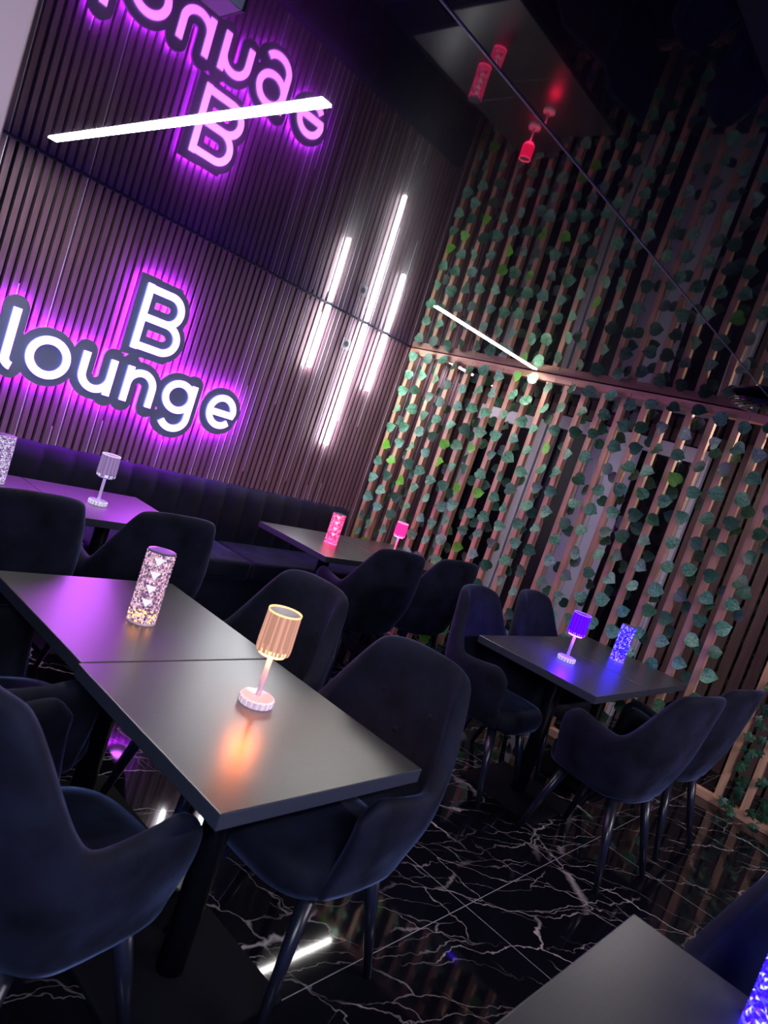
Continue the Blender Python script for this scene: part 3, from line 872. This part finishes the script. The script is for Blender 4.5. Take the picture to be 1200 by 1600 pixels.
def crystal_lamp(label, x, y, cols, h=0.235, r_=0.043, s=1.0, tri=True, seed=1, glow=None):
    t = thing('crystal_column_lamp', label, 'table lamp', (x, y, 0.7505), 0, 'crystal column lamps on the tables')
    rr_ = random.Random(seed)
    mats = [lit('crystal %d %d' % (seed, k), tuple(min(.8, c * 0.6 + 0.02) for c in cc), cc, s) for k, cc in enumerate(cols)]  # facet sparkle put in as random bright and dark emission
    if glow: mats.append(emit('glow facet %d' % seed, glow[:3], glow[3]))
    bm = BM(); nz, na = 21, 22
    R = []
    for j in range(nz + 1):
        z = 0.004 + (h - 0.006) * j / nz
        ring = []
        for i in range(na):
            a = 2 * PI * (i + 0.5 * (j % 2)) / na
            q = r_ * (1.0 + 0.0)
            ring.append(bm.verts.new((q * math.cos(a), q * math.sin(a), z)))
        R.append(ring)
    def pyr(a, b_, c):
        # raised facet
        ctr = (a.co + b_.co + c.co) / 3; n_ = Vector((ctr.x, ctr.y, 0)).normalized()
        p = bm.verts.new(ctr + n_ * 0.0032)
        for u, v_ in ((a, b_), (b_, c), (c, a)):
            f = bm.faces.new((u, v_, p)); f.material_index = rr_.choices(range(4), weights=WT)[0]
            if glow and ctr.z < 0.045 and rr_.random() < 0.13: f.material_index = 4
    WT = [3, 4, 3, 1.2]
    for j in range(nz):
        a, c = R[j], R[j + 1]
        for i in range(na):
            if j % 2 == 0:
                pyr(a[i], a[(i + 1) % na], c[i]); pyr(a[(i + 1) % na], c[(i + 1) % na], c[i])
            else:
                pyr(a[i], c[(i + 1) % na], c[i]); pyr(a[i], a[(i + 1) % na], c[(i + 1) % na])
    obj('crystal_body', bm, mats, t)
    bm = BM(); lathe(bm, [(r_ + 0.003, 0.0), (r_ + 0.003, 0.005), (r_, 0.008)], 24); obj('base', bm, mat('lamp base %d' % seed, (0.6, 0.58, 0.66), 0.15, emis=cols[0], es=s * (0.4 if s < 1 else 1.8)), t)
    bm = BM(); lathe(bm, [(r_ + 0.001, h - 0.003), (r_ + 0.001, h), (r_ * 0.8, h + 0.001)], 32); obj('top_cap', bm, mat('lamp top %d' % seed, (0.16, 0.16, 0.24), 0.2), t)
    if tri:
        # row of polished triangles towards the viewer, glints put in as emission
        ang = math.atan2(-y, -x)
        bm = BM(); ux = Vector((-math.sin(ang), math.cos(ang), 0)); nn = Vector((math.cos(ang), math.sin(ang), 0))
        fm = mat('glint facet %d' % seed, (0.8, 0.8, 0.85), 0.1, emis=(0.8, 0.8, 0.88) if seed != 3 else (1, .6, .8), es=0.5)
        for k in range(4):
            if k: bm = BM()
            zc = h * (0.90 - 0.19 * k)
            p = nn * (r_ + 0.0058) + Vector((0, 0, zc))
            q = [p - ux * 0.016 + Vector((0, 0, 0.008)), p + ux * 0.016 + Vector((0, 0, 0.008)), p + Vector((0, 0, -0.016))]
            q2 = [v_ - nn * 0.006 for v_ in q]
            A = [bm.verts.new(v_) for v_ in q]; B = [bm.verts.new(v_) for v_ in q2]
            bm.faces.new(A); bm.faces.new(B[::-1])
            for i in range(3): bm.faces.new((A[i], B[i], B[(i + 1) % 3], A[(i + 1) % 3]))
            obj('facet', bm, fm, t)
    return t

shade_lamp('lit amber ribbed shade lamp in front on the long table', 1.298, 1.318, (0.62, 0.30, 0.21), (1.0, 0.55, 0.16), 0.74, (0.34, 0.22, 0.30), under=(1.0, 0.20, 0.035, 36))
shade_lamp('unlit clear ribbed shade lamp on the purple-sheened table by the banquette', 1.80, 3.39, (0.30, 0.20, 0.42), (0.55, 0.48, 0.66), 0.55, (0.26, 0.18, 0.40), under=(0.5, 0.3, 1.0, 0.3))  # lavender reflections in the unlit acrylic put in as faint emission
shade_lamp('small pink-red ribbed shade lamp beside the leafy partition', 4.176, 3.335, (1.0, 0.008, 0.085), (1.0, 0.04, 0.12), 3.6, (0.55, 0.10, 0.22), 0.92, under=(1.0, 0.01, 0.06, 90))
shade_lamp('violet-blue ribbed shade lamp on the table by the partition', 3.561, 1.493, (0.030, 0.0006, 1.0), (0.05, 0.001, 0.60), 3.2, (0.16, 0.06, 0.55), under=(0.06, 0.004, 1.0, 170))
crystal_lamp('tall clear faceted column lamp with golden glow at its foot', 1.242, 1.866, [(0.50, 0.28, 0.34), (0.16, 0.08, 0.18), (0.75, 0.50, 0.60), (0.04, 0.03, 0.09)], s=0.62, seed=1, glow=(1.0, 0.34, 0.06, 3.0))
crystal_lamp('bright pink faceted column lamp on the table near the banquette', 3.492, 3.345, [(1.0, 0.015, 0.10), (0.25, 0.003, 0.04), (0.5, 0.10, 0.22), (0.10, 0.01, 0.04)], h=0.215, s=2.2, seed=3, glow=(1.0, 0.08, 0.28, 2.0))
crystal_lamp('blue sparkling faceted column lamp at the right of the violet shade lamp', 4.20, 1.468, [(0.008, 0.001, 1.5), (0.006, 0.001, 0.22), (0.05, 0.03, 0.8), (0.22, 0.18, 0.5)], h=0.225, r_=0.040, s=2.2, tri=False, seed=4, glow=(0.10, 0.02, 1.0, 3.0))
crystal_lamp('intense blue faceted lamp cut by the bottom right corner of the view', 1.535, 0.045, [(0.008, 0.001, 1.5), (0.01, 0.0, 0.6), (0.03, 0.02, 1.2), (0.25, 0.25, 0.8)], h=0.235, r_=0.043, s=2.6, tri=False, seed=5, glow=(0.08, 0.01, 1.0, 2.0))
crystal_lamp('clear lavender column lamp cut by the left edge beside the banquette', 1.338, 3.52, [(0.40, 0.28, 0.52), (0.18, 0.10, 0.26), (0.65, 0.6, 0.75), (0.08, 0.05, 0.15)], s=0.55, tri=False, seed=6)

# ------------------------------------------------------------------ ceiling-hung things
t = thing('dome_camera', 'black glossy round ceiling dome at the right edge beside the beam', 'dome', (4.27, 1.25, 2.4370))
bm = BM(); lathe(bm, [(0.10, -0.001), (0.155, -0.010), (0.175, -0.024), (0.172, -0.032)], 48); obj('ring', bm, mat('gloss black plastic', (0.01, 0.01, 0.02), 0.12), t, True)
bm = BM(); lathe(bm, [(0.168, -0.0325), (0.150, -0.046), (0.10, -0.056), (0.04, -0.060)], 48); obj('dome', bm, mat('smoked dome', (0.006, 0.006, 0.012), 0.05, coat=0.5), t, True)
t = thing('hanging_speaker', 'small pale box with a dark ring hanging from the ceiling above the upper sign reflection', 'speaker', (0.69, 1.40, 2.225))
bm = BM(); box(bm, -0.025, 0.025, -0.04, 0.04, 0.0, 0.11); obj('body', bm, mat('pale grey plastic', (0.45, 0.45, 0.52), 0.4), t, bevel=0.004)
bm = BM(); box(bm, 0.0255, 0.030, -0.039, 0.039, 0.001, 0.107); obj('side_panel', bm, M_BLACK, t)
bm = BM(); lathe(bm, [(0.020, 0), (0.020, 0.004)], 24)
for v_ in bm.verts: v_.co = Vector((v_.co.x, -0.040 - v_.co.z, v_.co.y + 0.045))
obj('ring', bm, M_BLACK, t)
bm = BM(); rod(bm, (0, 0, 0.11), (0, 0, 2.435 - 2.225), 0.008, 0.008, 10); obj('bracket', bm, M_BLACKMETAL, t)
